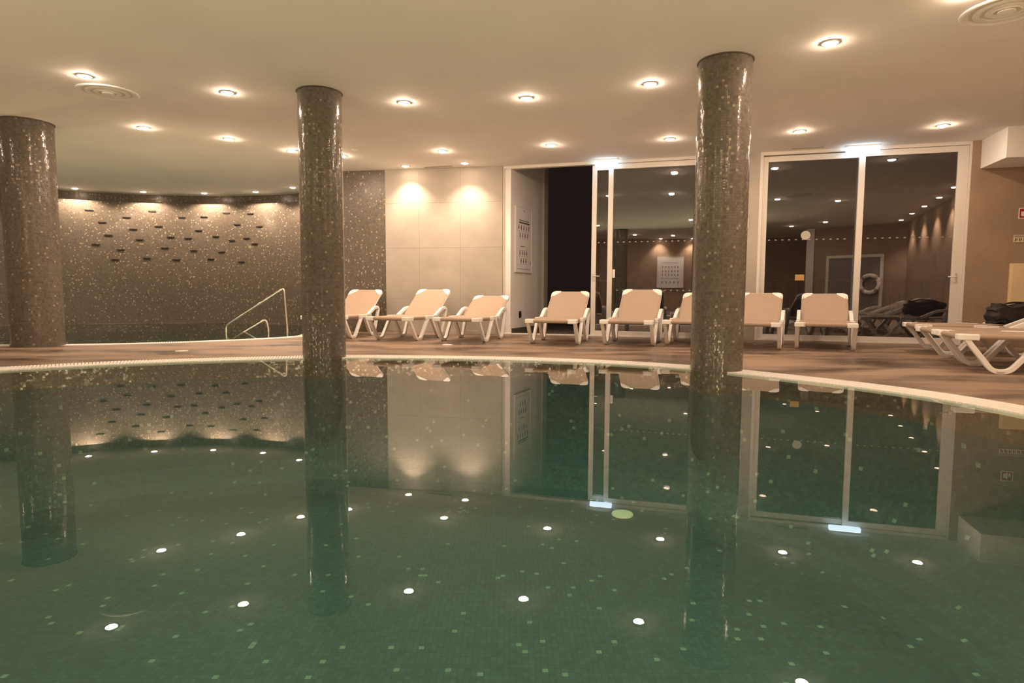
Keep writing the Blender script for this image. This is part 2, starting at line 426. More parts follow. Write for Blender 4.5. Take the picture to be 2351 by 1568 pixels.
s2a, s2b = wall_s(1745, 400)[0], wall_s(2234, 330)[0]
st('wall_pier', wallstrip([W(s1b), W(s2a)], -0.1, H, 0.2), m_plaster, 'narrow plaster pier between the two glazed openings')
st('wall_right', wallstrip([W(s2b), W(SE+0.05)], -0.1, H, 0.2), m_olive, 'brown rendered wall right of the glazed doors')
st('wall_side', wallstrip([W(SE), (5.87, -2.33)], -0.1, H, 0.2), m_olive, 'side wall with a row of wall-washing spotlights')
st('wall_rear', wallstrip([(5.87, -2.33), (3.2, -3.13), (2.95, -5.9), (0.0, -5.84), (-4.65, -3.22), (-11.6, -2.2), (-11.6, 12.4)], -0.1, H, 0.2), m_olive, 'brown walls behind the viewpoint')
# soffit
c0 = Vector((6.42, 8.22)); c1 = c0+WE*1.55
bm = prism([(c0.x, c0.y), (c1.x, c1.y), W(SE+0.1, 0.02), (wx := W(wall_s(2251, 390)[0], 0.02))], 2.515, H+0.01)
tag(obj('ceiling_soffit', bm, m_ceil), 'boxed white soffit dropping from the ceiling above the right wall', 'soffit', kind='structure')
# skirting
bm = bmesh.new(); box(bm, sA, sB, -0.026, -0.0125, 0.0, 0.05, Wm)
tag(obj('baseboard_far', bm, m_plaster), 'low beige skirting under the tiled wall', 'baseboard', kind='structure')

# ------------------------------------------------------------ columns
def column(x, y, r_, label, z0=0.0, parts=True):
    t = thing('mosaic_column', label, 'column', (x, y, 0), group='round mosaic columns')
    zs = -0.22 if z0 < 0 else 0.0
    obj('shaft', lathe([(r_, zs), (r_, 1.0), (r_, 2.0), (r_, H)], 96, uv=True), m_mos, t, smooth=True)
    if z0 < 0: obj('submerged_base', lathe([(r_, z0), (r_, zs-0.0005)], 96, uv=True), m_pool, t, smooth=True)['label'] = 'green mosaic underwater part'
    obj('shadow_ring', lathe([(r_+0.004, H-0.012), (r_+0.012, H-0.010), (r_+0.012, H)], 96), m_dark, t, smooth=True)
    return t
column(-6.33, 8.24, 0.30, 'thick mosaic column at the left edge, standing on the far pool rim', -0.99)
column(-2.12, 6.97, 0.235, 'mosaic column rising at the pool edge left of the row of loungers', -1.29)
column(1.995, 6.01, 0.245, 'mosaic column standing in the pool rim in front of the glazed doors', -1.29)
column(-2.50, -0.14, 0.235, 'mosaic column behind the viewpoint, seen mirrored in the door glass')

# ------------------------------------------------------------ lamps
lamp_proto = {}
def lamp(x, y, kind, label, group):
    t = thing('ceiling_spotlight', label, 'spotlight', (x, y, H), group=group)
    key = kind
    if key not in lamp_proto:
        lamp_proto[key] = None
        ring = obj('trim_ring', lathe([(0.059, 0), (0.073, -0.001), (0.075, -0.004), (0.070, -0.007), (0.060, -0.008), (0.0575, -0.004)], 32, closed=False), m_white, t, smooth=True)
        if kind == 'bulb':
            b = obj('bulb', lathe([(0.057, 0.0), (0.0555, -0.008), (0.049, -0.0145), (0.036, -0.019), (0.018, -0.0215), (0.0005, -0.022)], 28, closed=False), m_bulb, t, smooth=True)
        else:
            b = obj('bulb', lathe([(0.057, 0.0), (0.053, -0.012), (0.035, -0.019), (0.0005, -0.021)], 28, closed=False), m_bulb2, t, smooth=True)
        lamp_proto[key] = (ring.data, b.data)
    else:
        for nm, me in zip(('trim_ring', 'bulb'), lamp_proto[key]):
            o = bpy.data.objects.new(nm, me); col.objects.link(o); o.parent = t
    return t
def spot(t, power, cone, blend, aim, rad=0.03):
    l = bpy.data.lights.new('spot', 'SPOT'); l.energy = power; l.color = WARM; l.spot_size = math.radians(cone); l.spot_blend = blend
    l.shadow_soft_size = rad
    o = bpy.data.objects.new('spot_beam', l); col.objects.link(o); o.parent = t; o.location = (0, 0, -0.05)
    d = Vector(aim); o.rotation_euler = d.to_track_quat('-Z', 'Y').to_euler()
gA = 'spotlights over the pool'
general = [
 (522, 212, 'ceiling spotlight left of the middle column, directly above the nearer one in its row'),
 (330, 293, 'ceiling spotlight right of the thick left column, above the curved wall slots'),
 (525, 319, 'ceiling spotlight above the handrails, lower of the two in line'),
 (671, 346, 'ceiling spotlight touching the left edge of the middle column'),
 (786, 358, 'ceiling spotlight touching the right edge of the middle column'),
 (928, 235, 'large ceiling spotlight above the beige tiled wall'),
 (1016, 347, 'smaller ceiling spotlight just above the two wall washers'),
 (1209, 225, 'large ceiling spotlight above the open doorway'),
 (1265, 333, 'small ceiling spotlight left of the first cool emergency lamp'),
 (1493, 192, 'large ceiling spotlight left of the right-hand column top'),
 (1538, 319, 'small ceiling spotlight beside the left edge of the right-hand column'),
 (1836, 301, 'ceiling spotlight above the left half of the closed glazed door'),
 (1906, 98, 'largest brightest ceiling spotlight right of the right-hand column'),
 (2165, 288, 'ceiling spotlight left of the soffit box'),
 (194, 174, 'ceiling spotlight just above the round air vent on the left')]
for px, py, lb in general:
    p = at_z(px, py, H); lamp(p.x, p.y, 'bulb', lb, gA)
rear = [(3.28, 4.66), (4.45, 3.72), (-2.77, -2.12), (3.75, -0.96), (2.69, -1.76), (-4.6, -1.4), (-1.64, -3.17), (-7.6, 5.4), (-6.6, 3.2), (0.4, 1.6), (-2.6, 1.6), (-4.6, 0.4), (2.4, 1.5), (-8.8, 7.6)]
rl = ['nearest the soffit', 'second from the side wall', 'behind the far left', 'by the rear doors', 'by the rear pillar', 'behind the viewpoint', 'nearest the rear poster',
      'beyond the left frame edge', 'over the left deck', 'over the near rim', 'over the near left rim', 'over the left rear deck', 'over the near right rim', 'left of the thick column']
for (x, y), s_ in zip(rear, rl): lamp(x, y, 'bulb', 'ceiling spotlight out of frame, '+s_, gA)
# wall washers over the curved wall
for (px, py), s_ in zip([(172, 432), (329, 440), (469, 443), (587, 440), (672, 430)], ['leftmost', 'second from left', 'middle', 'second from right', 'rightmost']):
    p = at_z(px, py, H); d = (Vector((p.x, p.y))-CC).normalized()
    t = lamp(p.x, p.y, 'wash', s_+' of the five small spotlights along the curved wall', 'wall washers along the curved wall')
    spot(t, WASH*0.85, 148, 0.35, (0.0, 0.0, -1))
for (px, py), s_ in zip([(931, 381), (1067, 374)], ['left', 'right']):
    p = at_z(px, py, H)
    t = lamp(p.x, p.y, 'wash', s_+' of the two spotlights washing the beige wall', 'wall washers on the beige wall')
    spot(t, WASH*0.9, 104, 0.9, (LN.x*0.10, LN.y*0.10, -1))
for i, (x, y) in enumerate([(5.67, -1.56), (5.92, 0.03), (6.16, 1.54), (6.40, 3.03), (6.59, 4.52)]):
    t = lamp(x, y, 'wash', ['rearmost', 'second', 'third', 'fourth', 'front'][i]+' of the side wall spotlights, mirrored in the door glass', 'side wall washers')
    spot(t, WASH*1.6, 100, 0.7, (0.06, 0, -1))
for x, y, s_ in [(-2.47, -4.20, 'left'), (-1.37, -4.80, 'right')]:
    t = lamp(x, y, 'wash', s_+' spotlight over the rear poster, mirrored in the glass', 'rear wall washers')
    spot(t, WASH*1.4, 104, 0.8, (-0.02, -0.06, -1))
# cool emergency bulkheads
for px, py, wd, s_ in [(1393, 371, 0.37, 'cool white emergency lamp above the open sliding door'), (1983, 343, 0.44, 'cool white emergency lamp above the centre stile of the right glazed door')]:
    s, _ = wall_s(px, 300, -0.10); q = W(s, -0.10)
    t = thing('emergency_light', s_, 'lamp', (*q, H), WANG, 'emergency lamps at the door heads')
    obj('housing', boxm(-wd/2-0.01, wd/2+0.01, -0.05, 0.05, -0.022, 0.0), m_white, t, bevel=0.004)
    obj('diffuser', boxm(-wd/2, wd/2, -0.045, 0.045, -0.088, -0.0225), m_cool, t, bevel=0.012)

# added fill lights, unseen on the near pool walls, tilted up to brighten ceiling
m_fill = mat('added_fill_lens', (1, 1, 1), 0.5, emit=(1.0, 0.53, 0.33), estr=POOL_FILL)
m_fill2 = mat('added_fill_lens_dim', (1, 1, 1), 0.5, emit=(1.0, 0.53, 0.33), estr=POOL_FILL*0.35)
def fill_lamp(x, y, dx, dy, z, label, group, mt=m_fill):
    t = thing('added_underwater_fill', label, 'added fill light', (x, y, z), math.atan2(dy, dx)-PI/2, group)
    lens = lathe([(0.115, 0.0), (0.10, 0.012), (0.06, 0.022), (0.0005, 0.026)], 28, closed=False)
    ring = lathe([(0.15, -0.03), (0.15, 0.0), (0.14, 0.012), (0.118, 0.012), (0.116, -0.004)], 32)
    for nm, b, mm_ in (('lens', lens, mt), ('housing_ring', ring, m_steel)):
        o = obj(nm, b, mm_, t, smooth=True); o.rotation_euler.x = -math.radians(38); o.location = (0, 0.10, 0)
gF = 'added underwater fill lights'
for (x, y, dx, dy), s_ in zip([(-5.2, 0.80, 0.3, 1), (-3.0, 0.36, 0, 1), (-0.9, 0.31, 0, 1), (1.1, 0.38, 0, 1), (2.55, 1.0, -0.6, 1), (-6.75, 1.95, 1, 0.5)],
                              ['left', 'centre left', 'nearest', 'centre right', 'right', 'far left']):
    fill_lamp(x, y, dx, dy, -0.45, s_+' added underwater fill light in the near wall of the large pool', gF)
for i, s_ in zip((0, 1, 2, 3), ['leftmost', 'second', 'third', 'rightmost']):
    xy = [(-9.9, 9.35), (-8.1, 8.55), (-5.55, 8.70), (-4.05, 9.72)][i]; dd = (Vector((-7.0, 12.2))-Vector(xy)).normalized()
    fill_lamp(xy[0], xy[1], dd.x, dd.y, -0.40, s_+' added underwater fill light in the near wall of the far pool', gF, m_fill2)

# ------------------------------------------------------------ air vents
def vent(x, y, label):
    t = thing('ceiling_vent', label, 'vent', (x, y, H), group='round ceiling vents')
    for k, (a, b) in enumerate([(0.30, 0.245), (0.215, 0.165), (0.135, 0.09)]):
        obj('vent_ring', lathe([(a, 0.0), (a, -0.008), (a-0.012, -0.014), (b+0.01, -0.010), (b, -0.004-0.006*k), (b, 0.0)], 64, closed=False), m_ceil, t, smooth=True)
    obj('vent_core', lathe([(0.06, 0), (0.06, -0.02), (0.0005, -0.024)], 32, closed=False), m_ceil, t, smooth=True)
    obj('vent_throat', lathe([(0.235, -0.0005), (0.235, -0.0015)], 48), noisy('vent_shade', (0.62, 0.59, 0.54), (0.66, 0.63, 0.57), 5), t)
vent(-4.45, 6.99, 'round ringed air vent in the ceiling left of the middle column')
vent(3.77, 4.92, 'round ringed air vent cut by the top right corner')
for a, b, y_, lb in [(1818, 1890, 0.05, 'thin linear slot in the ceiling above the right glazed door'), (975, 1040, 0.05, 'thin linear slot in the ceiling above the beige wall')]:
    s0, s1 = wall_s(a, 340, -0.1)[0], wall_s(b, 340, -0.1)[0]
    q = W((s0+s1)/2, -0.14)
    tag(obj('linear_vent', boxm(-(s1-s0)/2, (s1-s0)/2, -0.03, 0.03, -0.006, 0.0), m_plaster, loc=(*q, H), rotz=WANG), lb, 'vent')
p = at_z(815, 343, H)
tag(obj('smoke_detector', lathe([(0.05, 0), (0.05, -0.012), (0.03, -0.03), (0.0005, -0.032)], 24, closed=False), m_ceil, smooth=True, loc=p), 'small round detector in the ceiling right of the middle column', 'detector')

# ------------------------------------------------------------ slots in the curved wall
slots = [(600,242),(690,325),(731,412),(647,474),(855,292),(900,372),(943,442),(817,510),(777,577),(1026,250),(1070,352),(1153,425),(1112,498),(992,567),(1228,292),(1271,433),(1309,516),(1190,577),(1378,288),(1342,380),(1457,420),(1497,525),(1423,573),(1526,262),(1600,340),(1564,448),(1630,592),(1691,267),(1752,353),(1665,433),(1720,470)]
rows = {}
for q in slots:
    k = 0 if q[1] < 300 else 1 if q[1] < 385 else 2 if q[1] < 485 else 3 if q[1] < 530 else 4
    rows.setdefault(k, []).append(q)
RN = ['highest', 'second', 'third', 'fourth', 'lowest']
ON = ['first', 'second', 'third', 'fourth', 'fifth', 'sixth', 'seventh', 'eighth', 'ninth', 'tenth', 'eleventh']
slot_me = None
for k in sorted(rows):
    for i, (X, Y) in enumerate(sorted(rows[k])):
        d = ray(X/2.939, 400+Y/2.939)
        # intersect the ray with the cylinder
        A = d.x**2+d.y**2; B = -2*(d.x*CC.x+d.y*CC.y); C_ = CC.length_squared-RR**2
        t_ = (-B+math.sqrt(B*B-4*A*C_))/(2*A); p = Vector((0, 0, HC))+d*t_
        th = math.atan2(p.y-CC.y, p.x-CC.x)
        if slot_me is None:
            bm = bmesh.new(); box(bm, -0.078, 0.078, -0.014, 0.02, -0.012, 0.012); box(bm, -0.05, 0.05, -0.010, 0.02, -0.022, -0.012)
            o = obj('wall_slot', bm, m_slot); slot_me = o.data
        else:
            o = bpy.data.objects.new('wall_slot', slot_me); col.objects.link(o)
        o.location = p; o.rotation_euler.z = th-PI/2
        tag(o, '%s from left of the dark slots in the %s row on the curved wall' % (ON[i], RN[k]), 'slot', 'dark slots in the curved mosaic wall')

# ------------------------------------------------------------ handrails in the far pool
def rail(pts, r_, label, joints=()):
    b = Vector(pts[0]); t = thing('pool_handrail', label, 'handrail', (b.x, b.y, 0), group='handrails of the far pool')
    loc = [Vector(p)-Vector((b.x, b.y, 0)) for p in pts]
    obj('rail_tube', tube(fillet(loc, 0.07, 6), r_, 12), m_steel, t, smooth=True)
    for j in joints:
        a, c, f = loc[j[0]], loc[j[1]], j[2]; q = a.lerp(c, f); dd = (c-a).normalized()*0.025
        obj('joint_collar', tube([q-dd, q+dd], r_*1.35, 12), m_steel, t, smooth=True)
    return t
def on_depth(px, py, dep):
    d = ray(px, py); return Vector((0, 0, HC))+d*(dep/d.y)
a, b, c, d_ = on_depth(660, 760, 11.1), on_depth(652, 661, 11.1), on_depth(519, 748, 11.3), on_depth(519, 760, 11.3)
rail([(a.x, a.y, -0.3), (a.x, a.y, 0.10), (b.x, b.y, b.z), (c.x, c.y, c.z), (c.x, c.y, -0.3)], 0.017, 'tall sloping chrome handrail rising from the far pool', [(2, 3, 0.42), (2, 3, 0.06)])
a, b, c = on_depth(617, 760, 11.35), on_depth(611, 733, 11.35), on_depth(560, 763, 11.35)
c2 = c + (c-b)*0.6
rail([(a.x, a.y, -0.3), (a.x, a.y, 0.05), (b.x, b.y, b.z), (c2.x, c2.y, c2.z)], 0.017, 'short low chrome handrail nested under the taller one', [(2, 3, 0.10)])

# ------------------------------------------------------------ glazed doors
def frame_rect(bm, s0, s1, z0, z1, w_l, w_r, w_b, w_t, o0, o1):
    box(bm, s0, s0+w_l, o0, o1, z0, z1); box(bm, s1-w_r, s1, o0, o1, z0, z1)
    box(bm, s0+w_l, s1-w_r, o0, o1, z1-w_t, z1); box(bm, s0+w_l, s1-w_r, o0, o1, z0, z0+w_b)
def handle(parent, s, z, side, off):
    bm = bmesh.new(); box(bm, s-0.014, s+0.014, off-0.008, off, z-0.085, z+0.05)
    h = obj('handle_plate', bm, m_steel, parent, bevel=0.003)
    bm = tube(fillet([(s, off-0.008, z), (s, off-0.045, z), (s+side*0.11, off-0.045, z)], 0.015, 4), 0.009, 10)
    obj('handle_lever', bm, m_alu, h, smooth=True)
def dots(parent, s0, s1, z, off):
    bm = bmesh.new(); s = s0
    while s < s1:
        lathe_pts = [bm.verts.new((s+0.018*math.cos(2*PI*k/12), off, z+0.009*math.sin(2*PI*k/12))) for k in range(12)]
        lp2 = [bm.verts.new((v.co.x, off-0.001, v.co.z)) for v in lathe_pts]
        bm.faces.new(lp2); bm.faces.new(lathe_pts[::-1])
        for k in range(12): bm.faces.new([lathe_pts[k], lathe_pts[(k+1) % 12], lp2[(k+1) % 12], lp2[k]])
        s += 0.097
    bmesh.ops.recalc_face_normals(bm, faces=bm.faces)
    return obj('marker_dots', bm, m_dotmat, parent)
m_dotmat = mat('frosted_marker', (0.30, 0.28, 0.26), 0.5)
def leaf(parent, s0, s1, off, wl, wr, label=None, z1=H-0.055):
    bm = bmesh.new(); frame_rect(bm, s0, s1, 0.02, z1, wl, wr, 0.075, 0.085, off, off+0.035)
    f = obj('door_leaf', bm, m_alu, parent, bevel=0.003)
    if label: f['label'] = label
    obj('glass_pane', boxm(s0+wl, s1-wr, off+0.014, off+0.022, 0.095, z1-0.085), m_glass, f)
    return f
# opening 1 : left leaf slid open behind the fixed one
ext = 0.0
d1 = thing('door_1', 'white framed sliding glass door with its left leaf slid open', 'door', (*P0, 0), WANG, kind='structure')
bm = bmesh.new(); frame_rect(bm, s1a+0.001, s1b, 0.0, H, 0.018, 0.05, 0.02, 0.05, 0.0, 0.10)
box(bm, s1a+0.036, s1a+0.052, 0.02, 0.05, 0.02, H-0.05)
obj('outer_frame', bm, m_alu, d1, bevel=0.003)
sl = wall_s(1357, 600, 0.05)[0]; sf = wall_s(1394, 600, 0.01)[0]
lA = leaf(d1, sl, s1b-0.06, 0.065, 0.08, 0.08, 'open sliding leaf with a lever handle')
lB = leaf(d1, sf, s1b-0.05, 0.015, 0.082, 0.08, 'fixed leaf with marker dots on its glass')
zh = wall_s(1360, 634)[1]
handle(lA, sl+0.04, zh, 1, 0.065)
zd = wall_s(1440, 555)[1]
dots(lB, sf+0.17, s1b-0.2, zd, 0.028); dots(lA, sl+0.12, sl+0.3, zd, 0.078)
dots(lB, sf+0.17, s1b-0.2, 0.78, 0.028)
q = wall_s(1408.5, 628, 0.01); obj('white_sticker', boxm(q[0]-0.022, q[0]+0.022, 0.024, 0.0285, q[1]-0.07, q[1]+0.07), m_paper, lB)
# opening 2
d2 = thing('door_2', 'closed white framed double glass door on the right', 'door', (*P0, 0), WANG, kind='structure')
bm = bmesh.new(); frame_rect(bm, s2a, s2b, 0.0, H, 0.045, 0.03, 0.02, 0.05, 0.0, 0.12)
obj('outer_frame', bm, m_alu, d2, bevel=0.003)
sm_ = wall_s(1975, 500)[0]
lC = leaf(d2, s2a+0.05, sm_+0.045, 0.055, 0.075, 0.085, 'left sliding leaf of the closed pair', H-0.06)
lD = leaf(d2, sm_-0.045, s2b-0.032, 0.012, 0.085, 0.135, 'right sliding leaf with a lever handle')
handle(lD, s2b-0.11, 0.99, -1, 0.012)
dots(lC, s2a+0.17, sm_-0.1, zd-0.01, 0.067); dots(lD, sm_+0.12, s2b-0.2, zd-0.01, 0.024)
q = wall_s(1850, 540, 0.05)
bm = bmesh.new(); vs = [bm.verts.new((q[0]+0.068*math.cos(2*PI*k/28), 0.064, q[1]+0.068*math.sin(2*PI*k/28))) for k in range(28)]; bm.faces.new(vs)
r = bmesh.ops.extrude_face_region(bm, geom=list(bm.faces))
for v in [g for g in r['geom'] if isinstance(g, bmesh.types.BMVert)]: v.co.y += 0.003
bmesh.ops.recalc_face_normals(bm, faces=bm.faces)
obj('round_sticker', bm, mat('pale_sticker', (0.45, 0.45, 0.40), 0.6), lC)
q = wall_s(1836, 637, 0.05); obj('orange_sticker', boxm(q[0]-0.065, q[0]+0.065, 0.062, 0.067, q[1]-0.045, q[1]+0.045), m_yel, lC)
# small fittings on the pier
q = wall_s(1715, 513); bm = boxm(q[0]-0.02, q[0]+0.02, -0.02, 0.0, q[1]-0.075, q[1]+0.075)
tag(obj('wall_sensor', bm, m_paper, loc=(*P0, 0), rotz=WANG, bevel=0.004), 'slim white sensor on the pier beside the right-hand column', 'sensor')

# ------------------------------------------------------------ outside
bm = bmesh.new(); tp = [W(0.0, 0.12), W(9.0, 0.12), W(9.5, 5.5), W(0.0, 5.5)]
tag(obj('terrace_floor', prism(tp, -0.12, -0.005), m_terrace), 'dark terrace paving beyond the open door', 'terrace', kind='structure')
A = Vector((-0.03, 10.87)); Bq = Vector((0.66, 12.42))
st('wall_outer', wallstrip([Bq, A], -0.1, 3.7, -0.22), m_outer, 'pale outside wall carrying a framed notice beside the open door')
e2 = (Bq-A).normalized(); ang2 = math.atan2(e2.y, e2.x); LL = (Bq-A).length
tag(obj('trim_2', boxm(LL-0.16, LL+0.05, -0.03, 0.24, 0, 3.7), m_plaster, loc=(*A, 0), rotz=ang2), 'beige edge strip ending the outside wall', 'trim', kind='structure')
tag(obj('baseboard_outer', boxm(0.05, LL-0.17, -0.014, -0.001, 0, 0.10), m_dark, loc=(*A, 0), rotz=ang2), 'dark skirting along the outside wall', 'baseboard', kind='structure')
def s_on(px):
    d = ray(px, 600); nn = Vector((-e2.y, e2.x)); t = nn.dot(A)/(nn.x*d.x+nn.y*d.y)
    return (Vector((d.x*t, d.y*t))-A).dot(e2), t
pa, ta = s_on(1181.5); pb, tb = s_on(1218)
def z_on(py, t): return HC + ray(1190, py).z*t
def poster(name, label, cat, w_, h_, loc, rz, rowsdef, border=True, frame_m=None):
    t = thing(name, label, cat, loc, rz)
    obj('board', boxm(0, w_, -0.02, 0.0, 0, h_), m_paper, t, bevel=0.002)
    fb = bmesh.new(); frame_rect(fb, -0.008, w_+0.008, -0.008, h_+0.008, 0.018, 0.018, 0.018, 0.018, -0.026, 0.0)
    obj('frame', fb, frame_m or m_alu, t)
    ink = bmesh.new(); inr = bmesh.new()
    for kind, z, n, x0, x1, hh in rowsdef:
        for i in range(n):
            cx = (x0+(x1-x0)*(i+0.5)/n)*w_; zc = z*h_
            if kind == 'text':
                box(ink, cx-(x1-x0)*w_/n*0.48, cx+(x1-x0)*w_/n*0.48, -0.0215, -0.02, zc-hh, zc+hh)
            elif kind == 'dash':
                box(ink, cx-0.012, cx+0.012, -0.0215, -0.02, zc-hh, zc+hh)
            else:       # little standing figures: head, body, caption
                B_ = inr if (i % 2 and kind == 'figr') else ink
                box(B_, cx-0.011, cx+0.011, -0.0215, -0.02, zc+hh*0.45, zc+hh*0.85)
                box(B_, cx-0.017, cx+0.017, -0.0215, -0.02, zc-hh*0.35, zc+hh*0.40)
                box(ink, cx-0.026, cx+0.026, -0.0215, -0.02, zc-hh*0.72, zc-hh*0.62)
    obj('print', ink, m_ink, t); 
    if len(inr.verts): obj('coloured_print', inr, m_inkr, t)
    return t
z0p = (z_on(624, ta)+z_on(626.5, tb))/2; z1p = (z_on(474, ta)+z_on(484.5, tb))/2
rowsP = [('dash', .955, 1, .45, .55, .012), ('text', .80, 1, .18, .82, .007), ('text', .765, 1, .18, .86, .013), ('figr', .68, 5, .10, .86, .07), ('figr', .56, 4, .18, .80, .07),
         ('text', .40, 1, .28, .55, .006), ('fig', .29, 4, .18, .74, .07), ('fig', .17, 3, .25, .70, .07), ('dash', .15, 1, .86, .94, .03), ('text', .05, 1, .05, .95, .003)]
q = A+e2*pa
poster('notice_board', 'framed white pool rules notice on the outside wall by the open door', 'notice', pb-pa, z1p-z0p, (*(q-Vector((-e2.y, e2.x))*0.002), z0p), ang2, rowsP)
sk, tk = s_on(1194); q = A+e2*sk; zk = z_on(722, tk)
t = thing('wall_socket', 'small dark socket low on the outside wall', 'socket', (*q, zk), ang2)
obj('plate', boxm(-0.045, 0.045, -0.012, -0.001, -0.06, 0.06), m_black, t, bevel=0.003)
obj('lid', boxm(-0.030, 0.030, -0.022, -0.0125, -0.035, 0.030), m_slot, t, bevel=0.003)
# railing
sR0, sR1 = 1.25, 8.3
t = thing('terrace_railing', 'grey barred railing at the edge of the dark terrace', 'railing', (*W(sR0, 2.4), 0), WANG)
Lr = sR1-sR0
obj('top_rail', boxm(0, Lr, -0.02, 0.02, 0.97, 1.0), m_rail, t); obj('bottom_rail', boxm(0, Lr, -0.015, 0.015, 0.08, 0.10), m_rail, t)
me = None
k = 0.06
while k < Lr:
    if me is None: me = obj('baluster', boxm(-0.007, 0.007, -0.007, 0.007, 0.0, 0.9695), m_rail, t, loc=(k, 0, 0)).data
    else:
        o = bpy.data.objects.new('baluster', me); col.objects.link(o); o.parent = t; o.location = (k, 0, 0)
    k += 0.115

# ------------------------------------------------------------ items on the right wall
q = wall_s(2338, 490); tq = thing('fire_sign', 'red square sign with white pictogram high on the right wall', 'sign', (*W(q[0], -0.002), q[1]-0.075), WANG)
obj('plate', boxm(0, 0.15, -0.006, 0, 0, 0.15), m_paper, tq)
obj('red_field', boxm(0.012, 0.138, -0.008, -0.0062, 0.012, 0.138), m_red, tq)
bm = bmesh.new(); box(bm, 0.03, 0.065, -0.0095, -0.0082, 0.035, 0.10); box(bm, 0.065, 0.085, -0.0095, -0.0082, 0.02, 0.115); box(bm, 0.095, 0.12, -0.0095, -0.0082, 0.03, 0.085)
obj('pictogram', bm, m_paper, tq)
q = wall_s(2326.5, 548); tq = thing('pictogram_sign', 'narrow white sign with row of small dark pictograms', 'sign', (*W(q[0], -0.002), q[1]-0.05), WANG)
obj('plate', boxm(0, 0.33, -0.006, 0, 0, 0.10), mat('ivory_sign', (0.75, 0.66, 0.44), 0.5), tq)
obj('header_strip', boxm(0.006, 0.324, -0.0075, -0.0062, 0.066, 0.094), mat('grey_strip', (0.35, 0.32, 0.28), 0.5), tq)
bm = bmesh.new(); 
for i in range(6):
    x = 0.015+i*0.052; box(bm, x, x+0.012, -0.0075, -0.0062, 0.012, 0.055); box(bm, x+0.02, x+0.030, -0.0075, -0.0062, 0.02, 0.058)
obj('pictograms', bm, m_ink, tq)
q = wall_s(2314, 655); zt, zbm = wall_s(2320, 605)[1], wall_s(2315, 712)[1]
tq = thing('wall_cabinet', 'cream flat panel cabinet low on the right wall behind the black bag', 'cabinet', (*W(q[0], -0.002), zbm-0.12), WANG)
hh = zt-zbm+0.12
obj('cabinet_body', boxm(0, 0.42, -0.05, 0, 0, hh), m_cream, tq, bevel=0.004)
obj('cabinet_door', boxm(0.015, 0.405, -0.062, -0.0505, 0.015, hh-0.015), m_cream, tq, bevel=0.003)

# deck fittings
for px, py, lb in [(417, 805.6, 'small pale round drain cover on the deck between the pools'), (1027, 791.6, 'small pale drain cover on the deck in front of the third lounger')]:
    p = at_z(px, py, 0); tag(obj('drain_cover', lathe([(0.075, 0.0), (0.07, 0.004), (0.02, 0.005), (0.0005, 0.005)], 24, closed=False), m_alu, loc=(p.x, p.y, 0.0)), lb, 'drain')
p = at_z(1429, 1182, -1.30)
tag(obj('floor_inlet', lathe([(0.10, 0), (0.095, 0.015), (0.0005, 0.02)], 24, closed=False), mat('inlet_plastic', (0.8, 0.9, 0.7), 0.5), loc=(p.x, p.y, -1.299)), 'pale round inlet on the floor of the large pool', 'inlet')

# ------------------------------------------------------------ rear room seen in the glass
e = (Vector((0.0, -5.84))-Vector((-4.65, -3.22))).normalized()
rp = poster('notice_board', 'white notice on the rear wall, mirrored in the fixed door leaf', 'notice', 1.05, 1.24, (0, 0, 0), 0, [('text', .80, 1, .2, .8, .006), ('figr', .66, 6, .15, .85, .06), ('figr', .53, 6, .15, .85, .06), ('figr', .41, 6, .15, .85, .06), ('text', .30, 1, .15, .85, .006), ('fig', .17, 5, .12, .88, .06)])
base = Vector((-4.65, -3.22))+e*((-1.73+4.65)/e.x)
rp.location = (base.x-e.y*0.005, base.y+e.x*0.005, 0.95); rp.rotation_euler.z = math.atan2(-e.y, -e.x)
e = (Vector((5.87, -2.33))-Vector((3.2, -3.13))).normalized()
b0 = Vector((3.2, -3.13))+e*((5.28-3.2)/e.x)
t = thing('rear_door', 'white framed grey double door behind the viewpoint, mirrored in the glass', 'door', (b0.x-e.y*0.01, b0.y+e.x*0.01, 0), math.atan2(-e.y, -e.x))
fb = bmesh.new(); frame_rect(fb, 0, 1.7, 0, 1.98, 0.09, 0.09, 0.02, 0.09, -0.06, 0); box(fb, 0.81, 0.89, -0.06, 0, 0, 1.93); obj('frame', fb, m_alu, t)
m_gd = mat('grey_door', (0.22, 0.20, 0.19), 0.5)
for x in (0.092, 0.892): obj('door_leaf', boxm(x, x+0.716, -0.04, -0.005, 0.021, 1.888), m_gd, t)
# lifebuoy on the rear wall
lb = thing('lifebuoy', 'pale ring lifebuoy hanging behind the viewpoint, mirrored in the glass', 'lifebuoy', (b0.x-e.x*0.35-e.y*0.13, b0.y-e.y*0.35+e.x*0.13, 1.05), math.atan2(-e.y, -e.x))
bm = bmesh.new(); NR, nr = 40, 12; rg = []
for i in range(NR):
    a = 2*PI*i/NR; rg.append([bm.verts.new(((0.27+0.06*math.cos(2*PI*k/nr))*math.cos(a), 0.05*math.sin(2*PI*k/nr), (0.27+0.06*math.cos(2*PI*k/nr))*math.sin(a))) for k in range(nr)])
for i in range(NR):
    for k in range(nr): bm.faces.new([rg[i][k], rg[(i+1) % NR][k], rg[(i+1) % NR][(k+1) % nr], rg[i][(k+1) % nr]])
bmesh.ops.recalc_face_normals(bm, faces=bm.faces)
obj('ring', bm, m_white, lb, smooth=True)
for a in (PI/4, 3*PI/4, 5*PI/4, 7*PI/4):
    obj('band', tube([(0.27*math.cos(a+x), 0, 0.27*math.sin(a+x)) for x in (-0.16, 0, 0.16)], 0.066, 14), mat('faded_band', (0.50, 0.36, 0.30), 0.6), lb, smooth=True)
